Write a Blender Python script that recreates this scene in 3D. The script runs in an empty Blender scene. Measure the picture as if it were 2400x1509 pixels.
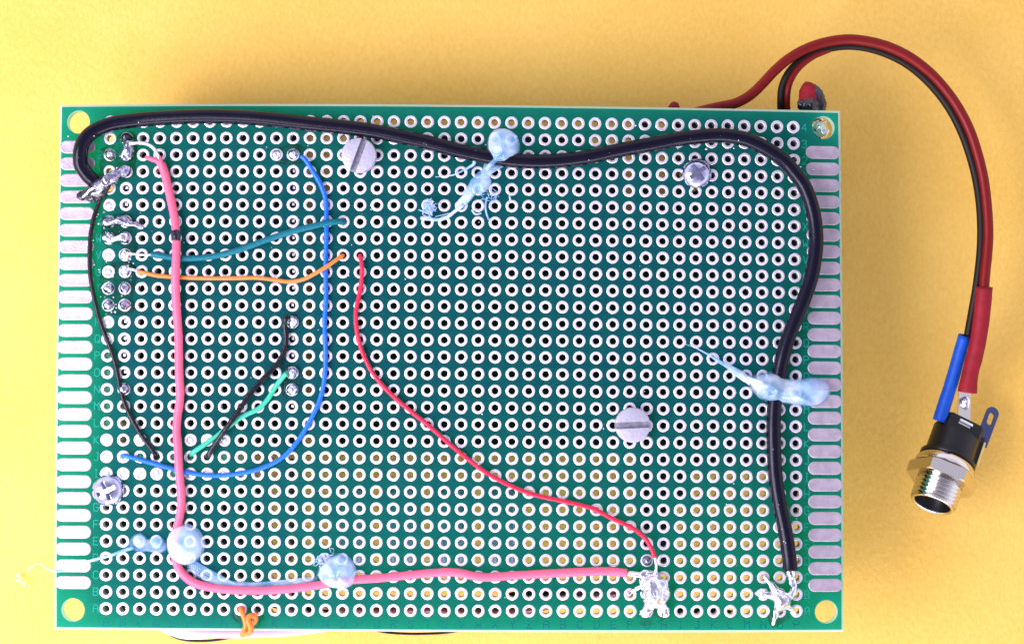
# Perfboard with hand-soldered wires and a barrel jack on yellow paper.
# Authoring unit: millimetres (K converts to scene units: 1 scene unit = 1 cm).
import bpy, bmesh, math, random
from mathutils import Vector, Matrix, noise
random.seed(7)
K = 0.1
sc = bpy.context.scene
sc.unit_settings.scale_length = 0.01
col = sc.collection
T = 20.0            # height of the board's upper face over the paper, mm
TH = 1.6            # board thickness
PITCH = 2.54

# ---------------------------------------------------------------- camera
CP = Vector((57.7624087, 36.6814031, 245.360464))
W = Vector((0.030097764, -0.0145805136, 0.00385300511))
RM = Matrix.Rotation(W.length, 3, W.normalized())
F = 3480.75
cam = bpy.data.cameras.new('camera'); co = bpy.data.objects.new('camera', cam); col.objects.link(co)
co.matrix_world = Matrix.Translation(CP * K) @ RM.to_4x4()
cam.sensor_width = 36; cam.lens = 36 * F / 2400; cam.clip_start = 0.5; cam.clip_end = 500
sc.camera = co

# ---------------------------------------------------------------- world + window light
w = bpy.data.worlds.new('World'); sc.world = w; w.use_nodes = True
bg = w.node_tree.nodes['Background']; bg.inputs[1].default_value = 1.1
# a plain room: pale walls all round, darker ceiling overhead
wt = w.node_tree.nodes.new('ShaderNodeTexCoord'); ws = w.node_tree.nodes.new('ShaderNodeSeparateXYZ'); wr = w.node_tree.nodes.new('ShaderNodeValToRGB')
w.node_tree.links.new(wt.outputs['Generated'], ws.inputs[0]); w.node_tree.links.new(ws.outputs['Z'], wr.inputs[0]); w.node_tree.links.new(wr.outputs[0], bg.inputs[0])
wr.color_ramp.elements[0].position = 0.45; wr.color_ramp.elements[0].color = (1.12, 1.12, 1.38, 1)
wr.color_ramp.elements[1].position = 0.93; wr.color_ramp.elements[1].color = (0.30, 0.29, 0.42, 1)
def area(loc, target, sx, sy, power, colr, name):
    l = bpy.data.lights.new(name, 'AREA'); l.shape = 'RECTANGLE'; l.size = sx * K; l.size_y = sy * K
    l.energy = power; l.color = colr
    o = bpy.data.objects.new(name, l); col.objects.link(o)
    o.location = Vector(loc) * K
    o.rotation_euler = (Vector(target) - Vector(loc)).to_track_quat('-Z', 'Y').to_euler()
    return o
area((-122, -36, 196), (40, 20, 0), 190, 190, 11900, (0.97, 0.955, 1.12), 'window_light')
area((60, -240, 90), (60, 20, 5), 260, 90, 6800, (1.0, 0.97, 1.05), 'low_fill_light')  # added fill lamp without a known source, brightens the paper beneath the board
sc.view_settings.view_transform = 'Standard'; sc.view_settings.look = 'None'
sc.view_settings.exposure = 0; sc.view_settings.gamma = 1
sc.cycles.max_bounces = 8; sc.cycles.transparent_max_bounces = 16

# ---------------------------------------------------------------- helpers
def P(px, py, z=T):
    """point (mm) at height z that the photograph shows at pixel px, py"""
    d = RM @ Vector(((px - 1200) / F, -(py - 754.5) / F, -1))
    t = (z - CP.z) / d.z
    return CP + d * t
CI = [(1061.27577, 855.75435), (0.71326, -790.29376), (0.2296, 5.04385), (-1.66366, 3.40421), (792.9108, 5.12811), (-5.86084, 2.29073),
      (-3.09356, -0.08004), (-2.92083, 1.58232), (1.27044, 4.85605), (-5.98194, -0.64337)]
EX = [(i, j) for i in range(4) for j in range(4 - i)]
def G(gx, gy, z=T):
    """board grid position (pitches from hole A-A) to mm"""
    x = (gx - 20.5) / 20; y = (gy - 14.5) / 20
    a = b = 0
    for (i, j), (cx, cy) in zip(EX, CI):
        q = x ** i * y ** j; a += cx * q; b += cy * q
    p = P(a, b, T)
    return Vector((p.x, p.y, z))

def mat(name, base, rough=0.5, metal=0.0, coat=0.0, spec=0.5, bump=0.0, bscale=20, var=0.0, vscale=8, trans=0.0, alpha=None, detail=3, sheen=0):
    m = bpy.data.materials.new(name); m.use_nodes = True
    nt = m.node_tree; b = nt.nodes['Principled BSDF']
    b.inputs['Base Color'].default_value = (*base, 1); b.inputs['Roughness'].default_value = rough
    b.inputs['Metallic'].default_value = metal; b.inputs['Coat Weight'].default_value = coat
    b.inputs['Specular IOR Level'].default_value = spec
    b.inputs['Coat Roughness'].default_value = 0.12
    if trans: b.inputs['Transmission Weight'].default_value = trans
    tc = nt.nodes.new('ShaderNodeTexCoord')
    if bump:
        n = nt.nodes.new('ShaderNodeTexNoise'); n.inputs['Scale'].default_value = bscale; n.inputs['Detail'].default_value = detail
        nt.links.new(tc.outputs['Object'], n.inputs['Vector'])
        bp = nt.nodes.new('ShaderNodeBump'); bp.inputs['Strength'].default_value = min(1, bump); bp.inputs['Distance'].default_value = 0.02
        nt.links.new(n.outputs['Fac'], bp.inputs['Height']); nt.links.new(bp.outputs[0], b.inputs['Normal'])
    if var:
        n2 = nt.nodes.new('ShaderNodeTexNoise'); n2.inputs['Scale'].default_value = vscale; n2.inputs['Detail'].default_value = 4
        nt.links.new(tc.outputs['Object'], n2.inputs['Vector'])
        r = nt.nodes.new('ShaderNodeValToRGB')
        r.color_ramp.elements[0].position = 0.3; r.color_ramp.elements[1].position = 0.7
        r.color_ramp.elements[0].color = (*[c * (1 - var) for c in base], 1)
        r.color_ramp.elements[1].color = (*[min(1, c * (1 + var)) for c in base], 1)
        nt.links.new(n2.outputs['Fac'], r.inputs[0]); nt.links.new(r.outputs[0], b.inputs['Base Color'])
    return m

M = {}
def paper_mat():
    m = bpy.data.materials.new('yellow_paper'); m.use_nodes = True; nt = m.node_tree; b = nt.nodes['Principled BSDF']
    b.inputs['Roughness'].default_value = 0.85; b.inputs['Specular IOR Level'].default_value = 0.2
    tc = nt.nodes.new('ShaderNodeTexCoord')
    mp = nt.nodes.new('ShaderNodeMapping'); mp.inputs['Scale'].default_value = (1, 0.7, 1); mp.inputs['Rotation'].default_value = (0, 0, math.radians(20))
    nt.links.new(tc.outputs['Object'], mp.inputs[0])
    n = nt.nodes.new('ShaderNodeTexNoise'); n.inputs['Scale'].default_value = 15; n.inputs['Detail'].default_value = 6; n.inputs['Roughness'].default_value = 0.65; n.inputs['Distortion'].default_value = 0.25
    nt.links.new(mp.outputs[0], n.inputs['Vector'])
    n3 = nt.nodes.new('ShaderNodeTexNoise'); n3.inputs['Scale'].default_value = 0.5; n3.inputs['Detail'].default_value = 4
    nt.links.new(tc.outputs['Object'], n3.inputs['Vector'])
    r = nt.nodes.new('ShaderNodeValToRGB'); r.color_ramp.elements[0].position = 0.36; r.color_ramp.elements[1].position = 0.64
    r.color_ramp.elements[0].color = (0.82, 0.47, 0.085, 1); r.color_ramp.elements[1].color = (0.90, 0.56, 0.13, 1)
    mx = nt.nodes.new('ShaderNodeMath'); mx.operation = 'ADD'
    m1 = nt.nodes.new('ShaderNodeMath'); m1.operation = 'MULTIPLY'; m1.inputs[1].default_value = 0.6
    m2 = nt.nodes.new('ShaderNodeMath'); m2.operation = 'MULTIPLY'; m2.inputs[1].default_value = 0.4
    nt.links.new(n.outputs['Fac'], m1.inputs[0]); nt.links.new(n3.outputs['Fac'], m2.inputs[0])
    nt.links.new(m1.outputs[0], mx.inputs[0]); nt.links.new(m2.outputs[0], mx.inputs[1]); nt.links.new(mx.outputs[0], r.inputs[0])
    nt.links.new(r.outputs[0], b.inputs['Base Color'])
    bp = nt.nodes.new('ShaderNodeBump'); bp.inputs['Strength'].default_value = 0.6; bp.inputs['Distance'].default_value = 0.022
    nt.links.new(n.outputs['Fac'], bp.inputs['Height']); nt.links.new(bp.outputs[0], b.inputs['Normal'])
    return m
M['paper'] = paper_mat()
def mask_mat(name, f):
    """green solder mask over glass-fibre board: some light passes through the slab"""
    m = bpy.data.materials.new(name); m.use_nodes = True; nt = m.node_tree; b = nt.nodes['Principled BSDF']
    out = nt.nodes['Material Output']
    tc = nt.nodes.new('ShaderNodeTexCoord'); n = nt.nodes.new('ShaderNodeTexNoise'); n.inputs['Scale'].default_value = 5; n.inputs['Detail'].default_value = 5
    nt.links.new(tc.outputs['Object'], n.inputs['Vector'])
    r = nt.nodes.new('ShaderNodeValToRGB'); r.color_ramp.elements[0].position = 0.3; r.color_ramp.elements[1].position = 0.7
    r.color_ramp.elements[0].color = (0.004, 0.070, 0.094, 1); r.color_ramp.elements[1].color = (0.005, 0.094, 0.103, 1)
    nt.links.new(n.outputs['Fac'], r.inputs[0]); nt.links.new(r.outputs[0], b.inputs['Base Color'])
    b.inputs['Roughness'].default_value = 0.6; b.inputs['Specular IOR Level'].default_value = 0.05
    # cloth weave relief
    wv = nt.nodes.new('ShaderNodeTexNoise'); wv.inputs['Scale'].default_value = 30
    nt.links.new(tc.outputs['Object'], wv.inputs['Vector'])
    bp = nt.nodes.new('ShaderNodeBump'); bp.inputs['Strength'].default_value = 0.12; bp.inputs['Distance'].default_value = 0.01
    nt.links.new(wv.outputs['Fac'], bp.inputs['Height']); nt.links.new(bp.outputs[0], b.inputs['Normal'])
    tr = nt.nodes.new('ShaderNodeBsdfTranslucent'); tr.inputs[0].default_value = (0.05, 1.0, 0.70, 1)
    mx = nt.nodes.new('ShaderNodeMixShader'); mx.inputs[0].default_value = f
    nt.links.new(b.outputs[0], mx.inputs[1]); nt.links.new(tr.outputs[0], mx.inputs[2]); nt.links.new(mx.outputs[0], out.inputs[0])
    return m
M['mask'] = mask_mat('green_solder_mask', 0.40); M['mask_under'] = mask_mat('green_solder_mask_underside', 0.85)
def bare_mat():
    m = bpy.data.materials.new('bare_glass_fibre'); m.use_nodes = True; nt = m.node_tree; b = nt.nodes['Principled BSDF']; out = nt.nodes['Material Output']
    b.inputs['Base Color'].default_value = (0.60, 0.68, 0.55, 1); b.inputs['Roughness'].default_value = 0.6
    tr = nt.nodes.new('ShaderNodeBsdfTranslucent'); tr.inputs[0].default_value = (0.85, 0.95, 0.8, 1)
    mx = nt.nodes.new('ShaderNodeMixShader'); mx.inputs[0].default_value = 0.5
    nt.links.new(b.outputs[0], mx.inputs[1]); nt.links.new(tr.outputs[0], mx.inputs[2]); nt.links.new(mx.outputs[0], out.inputs[0])
    return m
M['bare'] = bare_mat()
M['pad'] = mat('tinned_pad', (0.80, 0.72, 0.79), 0.36, 0.5, bump=0.3, bscale=45, var=0.10, vscale=9)
M['edgepad'] = mat('dull_tinned_edge_pad', (0.46, 0.375, 0.44), 0.45, 0.5, bump=0.3, bscale=40, var=0.16, vscale=7)
M['print'] = mat('pale_green_print', (0.02, 0.26, 0.21), 0.6, spec=0.1)
M['print_dark'] = mat('dark_green_print', (0.003, 0.12, 0.115), 0.6, spec=0.1)
M['solder'] = mat('shiny_solder', (0.86, 0.84, 0.92), 0.2, 1.0, bump=0.25, bscale=6, detail=3)
M['dull_solder'] = mat('flux_stained_solder', (0.42, 0.40, 0.52), 0.2, 1.0, bump=0.3, bscale=7, var=0.5, vscale=10)
M['flux'] = mat('dark_flux_residue', (0.010, 0.006, 0.016), 0.2, 0.0, coat=0.35, bump=0.6, bscale=12)
M['wire_metal'] = mat('bare_tinned_wire', (0.88, 0.85, 0.88), 0.3, 0.9, bump=0.3, bscale=30)
M['black_cable'] = mat('black_pvc_cable', (0.004, 0.003, 0.011), 0.2, spec=0.22, coat=0.0, bump=0.08, bscale=40)
M['black_ins'] = mat('black_insulation', (0.004, 0.003, 0.006), 0.28, spec=0.35, bump=0.3, bscale=25)
M['pink'] = mat('pink_insulation', (0.87, 0.12, 0.21), 0.42, spec=0.35, bump=0.15, bscale=25)
M['red'] = mat('red_insulation', (0.66, 0.012, 0.05), 0.35, spec=0.4, bump=0.2, bscale=25)
M['blue'] = mat('blue_insulation', (0.006, 0.13, 0.72), 0.35, spec=0.4, bump=0.3, bscale=25)
M['teal'] = mat('dark_teal_insulation', (0.0, 0.125, 0.165), 0.42, spec=0.25, bump=0.4, bscale=22)
M['orange'] = mat('orange_insulation', (0.78, 0.20, 0.03), 0.4, spec=0.4, bump=0.2, bscale=25)
M['mint'] = mat('mint_green_insulation', (0.035, 0.45, 0.27), 0.4, spec=0.4, bump=0.3, bscale=25)
M['cord_red'] = mat('dark_red_cord', (0.18, 0.005, 0.005), 0.4, spec=0.25, bump=0.1)
M['cord_black'] = mat('black_cord', (0.012, 0.006, 0.004), 0.5, spec=0.25)
M['shrink_red'] = mat('red_shrink_tube', (0.25, 0.006, 0.015), 0.6, spec=0.25, bump=0.3, bscale=18, var=0.15, vscale=6)
M['shrink_blue'] = mat('blue_shrink_tube', (0.002, 0.07, 0.45), 0.5, spec=0.3, bump=0.15, bscale=18, var=0.1)
M['nylon'] = mat('pale_grey_screw', (0.44, 0.41, 0.50), 0.5, 0.3, bump=0.4, bscale=22, var=0.06, vscale=14)
M['shaded_slot'] = mat('shaded_screw_slot', (0.26, 0.25, 0.30), 0.6, 0.2, bump=0.6, bscale=16, var=0.35, vscale=12)  # darker tone paints the shade inside the slot; bump roughens its floor
M['zinc'] = mat('bright_zinc_screw', (0.55, 0.55, 0.72), 0.18, 1.0, bump=0.4, bscale=9, var=0.25, vscale=9)
M['chrome'] = mat('nickel_plate', (0.66, 0.62, 0.57), 0.14, 1.0, bump=0.06, bscale=8)
M['black_plastic'] = mat('black_plastic', (0.008, 0.007, 0.008), 0.35, spec=0.35)
M['module_black'] = mat('black_module_plastic', (0.006, 0.006, 0.008), 0.6, spec=0.2)
M['white_plastic'] = mat('white_plastic', (0.85, 0.83, 0.85), 0.4)
M['brass'] = mat('brass', (0.75, 0.58, 0.22), 0.3, 1.0)
M['blue_tin'] = mat('blue_grey_tin', (0.06, 0.08, 0.18), 0.4, 0.6)
M['capacitor'] = mat('blue_grey_can', (0.36, 0.40, 0.72), 0.15, 0.3, coat=1)
M['dark_red'] = mat('dark_red_insulation', (0.22, 0.010, 0.02), 0.3, coat=0.3)
M['sleeve_pink'] = mat('pale_pink_sleeve', (0.80, 0.36, 0.52), 0.35, coat=0.4)
M['sleeve_white'] = mat('white_sleeve', (0.85, 0.85, 0.88), 0.35, coat=0.3)
def glue_mat(name, f, tint=(0.50, 0.72, 1.0), rough=0.18):
    m = bpy.data.materials.new(name); m.use_nodes = True; nt = m.node_tree; b = nt.nodes['Principled BSDF']; out = nt.nodes['Material Output']
    b.inputs['Roughness'].default_value = rough; b.inputs['Coat Weight'].default_value = 1.0; b.inputs['Coat Roughness'].default_value = 0.04
    tc = nt.nodes.new('ShaderNodeTexCoord'); n = nt.nodes.new('ShaderNodeTexNoise'); n.inputs['Scale'].default_value = 2.6; n.inputs['Detail'].default_value = 3
    nt.links.new(tc.outputs['Object'], n.inputs['Vector'])
    r = nt.nodes.new('ShaderNodeValToRGB'); r.color_ramp.elements[0].position = 0.35; r.color_ramp.elements[1].position = 0.68
    r.color_ramp.elements[0].color = (tint[0] * 0.62, tint[1] * 0.88, tint[2], 1); r.color_ramp.elements[1].color = (0.95, 0.97, 1, 1)
    nt.links.new(n.outputs['Fac'], r.inputs[0]); nt.links.new(r.outputs[0], b.inputs['Base Color'])
    bp = nt.nodes.new('ShaderNodeBump'); bp.inputs['Strength'].default_value = 0.35; bp.inputs['Distance'].default_value = 0.03
    nt.links.new(n.outputs['Fac'], bp.inputs['Height']); nt.links.new(bp.outputs[0], b.inputs['Normal'])
    t = nt.nodes.new('ShaderNodeBsdfTransparent'); t.inputs[0].default_value = (0.80, 0.88, 1.0, 1)
    fr = nt.nodes.new('ShaderNodeMapRange'); fr.inputs[1].default_value = 0.35; fr.inputs[2].default_value = 0.65
    fr.inputs[3].default_value = max(0, f - 0.12); fr.inputs[4].default_value = min(1, f + 0.12)
    nt.links.new(n.outputs['Fac'], fr.inputs[0])
    mx = nt.nodes.new('ShaderNodeMixShader'); nt.links.new(fr.outputs[0], mx.inputs[0])
    nt.links.new(t.outputs[0], mx.inputs[1]); nt.links.new(b.outputs[0], mx.inputs[2]); nt.links.new(mx.outputs[0], out.inputs[0])
    return m
M['glue'] = glue_mat('milky_hot_glue', 0.45)
M['glue_clear'] = glue_mat('clear_hot_glue', 0.26, (0.55, 0.7, 1.0))
M['glue_string'] = glue_mat('glue_string', 0.42)

def mesh(name, verts, faces, m, smooth=True, parent=None, world=True):
    me = bpy.data.meshes.new(name)
    me.from_pydata([tuple(Vector(v) * K) for v in verts], [], faces)
    if m: me.materials.append(m)
    if smooth: me.polygons.foreach_set('use_smooth', [True] * len(me.polygons))
    me.update()
    o = bpy.data.objects.new(name, me); col.objects.link(o)
    if parent: attach(o, parent)
    return o
def attach(o, parent, local=False):
    o.parent = parent
    if not local: o.matrix_parent_inverse = parent.matrix_world.inverted()
def tag(o, label=None, cat=None, group=None, kind=None):
    if label: o['label'] = label
    if cat: o['category'] = cat
    if group: o['group'] = group
    if kind: o['kind'] = kind
    return o
def thing(name, loc, label, cat, group=None, rot=None):
    o = bpy.data.objects.new(name, None); o.empty_display_size = 0.2; col.objects.link(o)
    mw = Matrix.Translation(Vector(loc) * K)
    if rot is not None: mw = mw @ rot.to_4x4()
    o.matrix_world = mw; o['_mw'] = 0; del o['_mw']
    bpy.context.view_layer.update()
    return tag(o, label, cat, group)

def catmull(pts, n=6):
    if len(pts) < 3: return [Vector(p) for p in pts]
    p = [Vector(q) for q in pts]; p = [p[0] * 2 - p[1]] + p + [p[-1] * 2 - p[-2]]
    out = []
    for i in range(1, len(p) - 2):
        a, b, c, d = p[i - 1], p[i], p[i + 1], p[i + 2]
        for k in range(n):
            t = k / n
            out.append(0.5 * ((2 * b) + (c - a) * t + (2 * a - 5 * b + 4 * c - d) * t * t + (3 * b - a - 3 * c + d) * t ** 3))
    out.append(p[-2]); return out
def tube_data(path, r, seg=10, ridges=None, wob=0.0, closed_caps=True, flat=1.0):
    """sweep; r is a number or function of 0..1"""
    n = len(path); V = []; Fc = []
    up = Vector((0, 0, 1)); prev = None
    for i, p in enumerate(path):
        t = (path[min(i + 1, n - 1)] - path[max(i - 1, 0)]).normalized()
        if prev is None:
            s = t.cross(up)
            if s.length < 0.1: s = t.cross(Vector((0, 1, 0)))
            s.normalize()
        else:
            s = prev - t * prev.dot(t)
            s = s.normalized() if s.length > 1e-6 else t.orthogonal().normalized()
        prev = s; u = s.cross(t).normalized()
        rr = r(i / (n - 1)) if callable(r) else r
        if wob: rr *= 1 + wob * noise.noise(p * 0.7)
        for k in range(seg):
            a = 2 * math.pi * k / seg
            q = rr * (1 + (ridges(a) if ridges else 0))
            V.append(p + s * (math.cos(a) * q) + u * (math.sin(a) * q * flat))
    for i in range(n - 1):
        for k in range(seg):
            k2 = (k + 1) % seg
            Fc.append((i * seg + k, i * seg + k2, (i + 1) * seg + k2, (i + 1) * seg + k))
    if closed_caps:
        Fc.append(tuple(range(seg))[::-1]); Fc.append(tuple((n - 1) * seg + k for k in range(seg)))
    return V, Fc
def tube(name, path, r, m, parent=None, **kw):
    V, Fc = tube_data(path, r, **kw)
    return mesh(name, V, Fc, m, True, parent)
def px_path(pts, z, n=6):
    """pts: (px, py[, dz]) with z the height over the paper"""
    return catmull([P(q[0], q[1], z + (q[2] if len(q) > 2 else 0)) for q in pts], n)

def lathe(name, prof, m, seg=32, parent=None, flip=False):
    """profile (r, h) round local z, mesh in parent's local frame"""
    V = []; Fc = []
    for (r, h) in prof:
        for k in range(seg):
            a = 2 * math.pi * k / seg; V.append((r * math.cos(a), r * math.sin(a), h))
    for i in range(len(prof) - 1):
        for k in range(seg):
            k2 = (k + 1) % seg; f = (i * seg + k, i * seg + k2, (i + 1) * seg + k2, (i + 1) * seg + k)
            Fc.append(f)
    o = mesh(name, V, Fc, m, True)
    if parent: attach(o, parent, True)
    return o
def autosmooth(o, deg=35):
    bm = bmesh.new(); bm.from_mesh(o.data)
    lim = math.radians(deg)
    for e in bm.edges:
        e.smooth = not (len(e.link_faces) == 2 and e.calc_face_angle(0) > lim)
    bm.to_mesh(o.data); bm.free()
def box_data(x0, x1, y0, y1, z0, z1):
    v = [(x0, y0, z0), (x1, y0, z0), (x1, y1, z0), (x0, y1, z0), (x0, y0, z1), (x1, y0, z1), (x1, y1, z1), (x0, y1, z1)]
    f = [(3, 2, 1, 0), (4, 5, 6, 7), (0, 1, 5, 4), (1, 2, 6, 5), (2, 3, 7, 6), (3, 0, 4, 7)]
    return v, f
def bevel_obj(o, wdt, seg=2):
    bm = bmesh.new(); bm.from_mesh(o.data)
    bmesh.ops.bevel(bm, geom=bm.edges[:], offset=wdt * K, segments=seg, profile=0.6, affect='EDGES')
    bm.to_mesh(o.data); bm.free()
def boolean(o, cutters):
    for c in cutters:
        md = o.modifiers.new('b', 'BOOLEAN'); md.operation = 'DIFFERENCE'; md.object = c; md.solver = 'EXACT'
    dg = bpy.context.evaluated_depsgraph_get()
    me = bpy.data.meshes.new_from_object(o.evaluated_get(dg)); o.modifiers.clear(); o.data = me
    for c in cutters: bpy.data.objects.remove(c)
def weld(o):
    bm = bmesh.new(); bm.from_mesh(o.data); bmesh.ops.remove_doubles(bm, verts=bm.verts, dist=2e-4); bmesh.ops.recalc_face_normals(bm, faces=bm.faces); bm.to_mesh(o.data); bm.free()
def remesh_blob(name, chains, m, vox=0.16, rough=0.25, nscale=0.9, parent=None, base_z=None, smooth=2):
    """chains: lists of (Vector mm, radius) capsule points, fused into one lump"""
    V = []; Fc = []
    for ch in chains:
        pts = []
        for i in range(len(ch) - 1):
            a, ra = ch[i]; b, rb = ch[i + 1]; L = (b - a).length; n = max(2, int(L / (min(ra, rb) * 0.5)) + 1)
            pts += [(a.lerp(b, k / n), ra + (rb - ra) * k / n) for k in range(n)]
        pts.append(ch[-1])
        for c, r in pts:
            base = len(V); ns, nr = 10, 6
            for j in range(nr + 1):
                ph = math.pi * j / nr
                for k in range(ns):
                    a = 2 * math.pi * k / ns
                    V.append(c + Vector((math.sin(ph) * math.cos(a), math.sin(ph) * math.sin(a), math.cos(ph))) * r)
            for j in range(nr):
                for k in range(ns):
                    k2 = (k + 1) % ns
                    Fc.append((base + j * ns + k, base + (j + 1) * ns + k, base + (j + 1) * ns + k2, base + j * ns + k2))
    o = mesh(name, V, Fc, m, True)
    md = o.modifiers.new('r', 'REMESH'); md.mode = 'VOXEL'; md.voxel_size = vox * K; md.use_smooth_shade = True
    if smooth:
        s = o.modifiers.new('s', 'SMOOTH'); s.iterations = smooth; s.factor = 0.5
    dg = bpy.context.evaluated_depsgraph_get()
    me = bpy.data.meshes.new_from_object(o.evaluated_get(dg)); o.modifiers.clear(); o.data = me
    if not me.materials: me.materials.append(m)
    for v in me.vertices:
        c = v.co / K
        d = noise.noise_vector(c * nscale) * rough + noise.noise_vector(c * nscale * 2.7) * rough * 0.4
        v.co = (c + d) * K
        if base_z is not None and v.co.z < base_z * K: v.co.z = base_z * K
    me.polygons.foreach_set('use_smooth', [True] * len(me.polygons))
    if parent: attach(o, parent)
    return o

# ---------------------------------------------------------------- ground: yellow paper
n = 60; V = []; Fc = []
for j in range(n + 1):
    for i in range(n + 1):
        x = -400 + 920 * i / n; y = -420 + 920 * j / n
        V.append((x, y, 0.25 * noise.noise(Vector((x, y, 0)) * 0.012)))
for j in range(n):
    for i in range(n): Fc.append((j * (n + 1) + i, j * (n + 1) + i + 1, (j + 1) * (n + 1) + i + 1, (j + 1) * (n + 1) + i))
tag(mesh('paper_background', V, Fc, M['paper']), kind='structure')

# ---------------------------------------------------------------- circuit board
board = thing('circuit_board', G(20.5, -1.27, T - TH), 'green perforated prototyping board full of round tinned pads, wires soldered across it', 'circuit board')
X0, X1, Y0, Y1 = -3.11, 43.91, -1.27, 30.06
MH = [(-1.95, 29.0), (42.84, 29.0), (-1.98, -0.10), (42.83, -0.06)]
MR = 1.76 / PITCH
HR = 0.585 / PITCH
class Sheet:
    def __init__(s): s.v = []; s.f = []; s.m = []; s.d = {}
    def vert(s, gx, gy, z):
        k = (round(gx, 4), round(gy, 4), round(z, 3))
        if k not in s.d: s.d[k] = len(s.v); s.v.append(G(gx, gy, z))
        return s.d[k]
    def quad(s, pts, z, up, mi=0):
        idx = [s.vert(x, y, z) for x, y in pts]
        if len(set(idx)) < 3: return
        s.f.append(tuple(idx if up else idx[::-1])); s.m.append(mi)
    def both(s, pts):
        s.quad(pts, T, True); s.quad(pts, T - TH, False, 2)
S = Sheet()
def ring(cx, cy, r, xa, xb, ya, yb, seg):
    """rectangle with a round hole"""
    inner = []; outer = []
    for k in range(seg):
        a = 2 * math.pi * (k + 0.0) / seg; c, s_ = math.cos(a), math.sin(a)
        inner.append((cx + r * c, cy + r * s_))
        tx = ((xb - cx) if c > 0 else (cx - xa)) / max(abs(c), 1e-9); ty = ((yb - cy) if s_ > 0 else (cy - ya)) / max(abs(s_), 1e-9)
        t = min(tx, ty); outer.append([cx + t * c, cy + t * s_])
    for (ex, ey) in ((xa, ya), (xa, yb), (xb, ya), (xb, yb)):   # snap nearest to corners
        kk = min(range(seg), key=lambda k: (outer[k][0] - ex) ** 2 + (outer[k][1] - ey) ** 2); outer[kk] = [ex, ey]
    for k in range(seg):
        k2 = (k + 1) % seg
        S.both([inner[k], tuple(outer[k]), tuple(outer[k2]), inner[k2]])
        a = [S.vert(*inner[k], T), S.vert(*inner[k2], T), S.vert(*inner[k2], T - TH), S.vert(*inner[k], T - TH)]
        S.f.append(tuple(a)); S.m.append(1)
for j in range(30):
    for i in range(42): ring(i, j, HR, i - .5, i + .5, j - .5, j + .5, 16)
ch = 0.14
xa, xb, ya, yb = X0 + ch, X1 - ch, Y0 + ch, Y1 - ch
ring(*MH[0], MR, xa, -.5, 27.5, yb, 32); ring(*MH[1], MR, 41.5, xb, 27.5, yb, 32)
ring(*MH[2], MR, xa, -.5, ya, 1.5, 32); ring(*MH[3], MR, 41.5, xb, ya, 1.5, 32)
for j in range(26):
    y0, y1 = 1.5 + j, 2.5 + j
    S.both([(xa, y0), (-.5, y0), (-.5, y1), (xa, y1)]); S.both([(41.5, y0), (xb, y0), (xb, y1), (41.5, y1)])
for i in range(42):
    S.both([(i - .5, ya), (i + .5, ya), (i + .5, -.5), (i - .5, -.5)]); S.both([(i - .5, 29.5), (i + .5, 29.5), (i + .5, yb), (i - .5, yb)])
# chamfer and side walls of bare glass fibre
def rim(n, a0, a1, b0, b1):
    for k in range(n):
        t0, t1 = k / n, (k + 1) / n
        L = lambda p, q, t: (p[0] + (q[0] - p[0]) * t, p[1] + (q[1] - p[1]) * t)
        i0, i1, o0, o1 = L(a0, a1, t0), L(a0, a1, t1), L(b0, b1, t0), L(b0, b1, t1)
        zc = T - 0.22
        q = [S.vert(*i0, T), S.vert(*o0, zc), S.vert(*o1, zc), S.vert(*i1, T)]; S.f.append(tuple(q)); S.m.append(1)
        q = [S.vert(*o0, zc), S.vert(*o0, T - TH), S.vert(*o1, T - TH), S.vert(*o1, zc)]; S.f.append(tuple(q)); S.m.append(1)
        q = [S.vert(*o0, T - TH), S.vert(*i0, T - TH), S.vert(*i1, T - TH), S.vert(*o1, T - TH)]; S.f.append(tuple(q)); S.m.append(1)
I = [(xa, ya), (xb, ya), (xb, yb), (xa, yb)]; O = [(X0, Y0), (X1, Y0), (X1, Y1), (X0, Y1)]
for k in range(4): rim(40, I[k], I[(k + 1) % 4], O[k], O[(k + 1) % 4])
me = bpy.data.meshes.new('substrate'); me.from_pydata([tuple(v * K) for v in S.v], [], S.f)
me.materials.append(M['mask']); me.materials.append(M['bare']); me.materials.append(M['mask_under']); me.polygons.foreach_set('material_index', S.m); me.update()
sub = bpy.data.objects.new('substrate', me); col.objects.link(sub); attach(sub, board)

# pads: slightly domed tinned rings with a plated barrel
def pad_data(seg=18, seed=0):
    rnd = random.Random(seed)
    prof = [(0.95, 0.006), (0.915, 0.045), (0.83, 0.06), (0.60, 0.056), (0.53, 0.03), (0.51, -0.01), (0.57, -0.25), (0.575, -TH)]
    V = []; Fc = []
    bump = [1 + rnd.uniform(-.012, .02) for _ in range(seg)]
    for q in range(2 if seed else 1):
        if seed: bump[rnd.randrange(seg)] += rnd.uniform(.02, .07)
    for i, (r, h) in enumerate(prof):
        for k in range(seg):
            a = 2 * math.pi * k / seg; rr = r * (bump[k] if i < 2 else (1 + (bump[(k * 5) % seg] - 1) * (1.6 if i > 3 else .3)))
            V.append(Vector((rr * math.cos(a), rr * math.sin(a), h)))
    for i in range(len(prof) - 1):
        for k in range(seg):
            k2 = (k + 1) % seg; Fc.append((i * seg + k, i * seg + k2, (i + 1) * seg + k2, (i + 1) * seg + k))
    return V, Fc
PV = [pad_data(18, s) for s in range(6)]
pmesh = []
for (v, f) in PV:
    o = mesh('pad', v, f, M['pad']); pmesh.append(o.data); bpy.data.objects.remove(o)
order = sorted(((i, j) for i in range(42) for j in range(30)), key=lambda q: ((q[0] - 25.5) ** 2 + ((q[1] - 16.5) * 1.15) ** 2))
single = set(order[:300])
RV = []; RF = []
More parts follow.
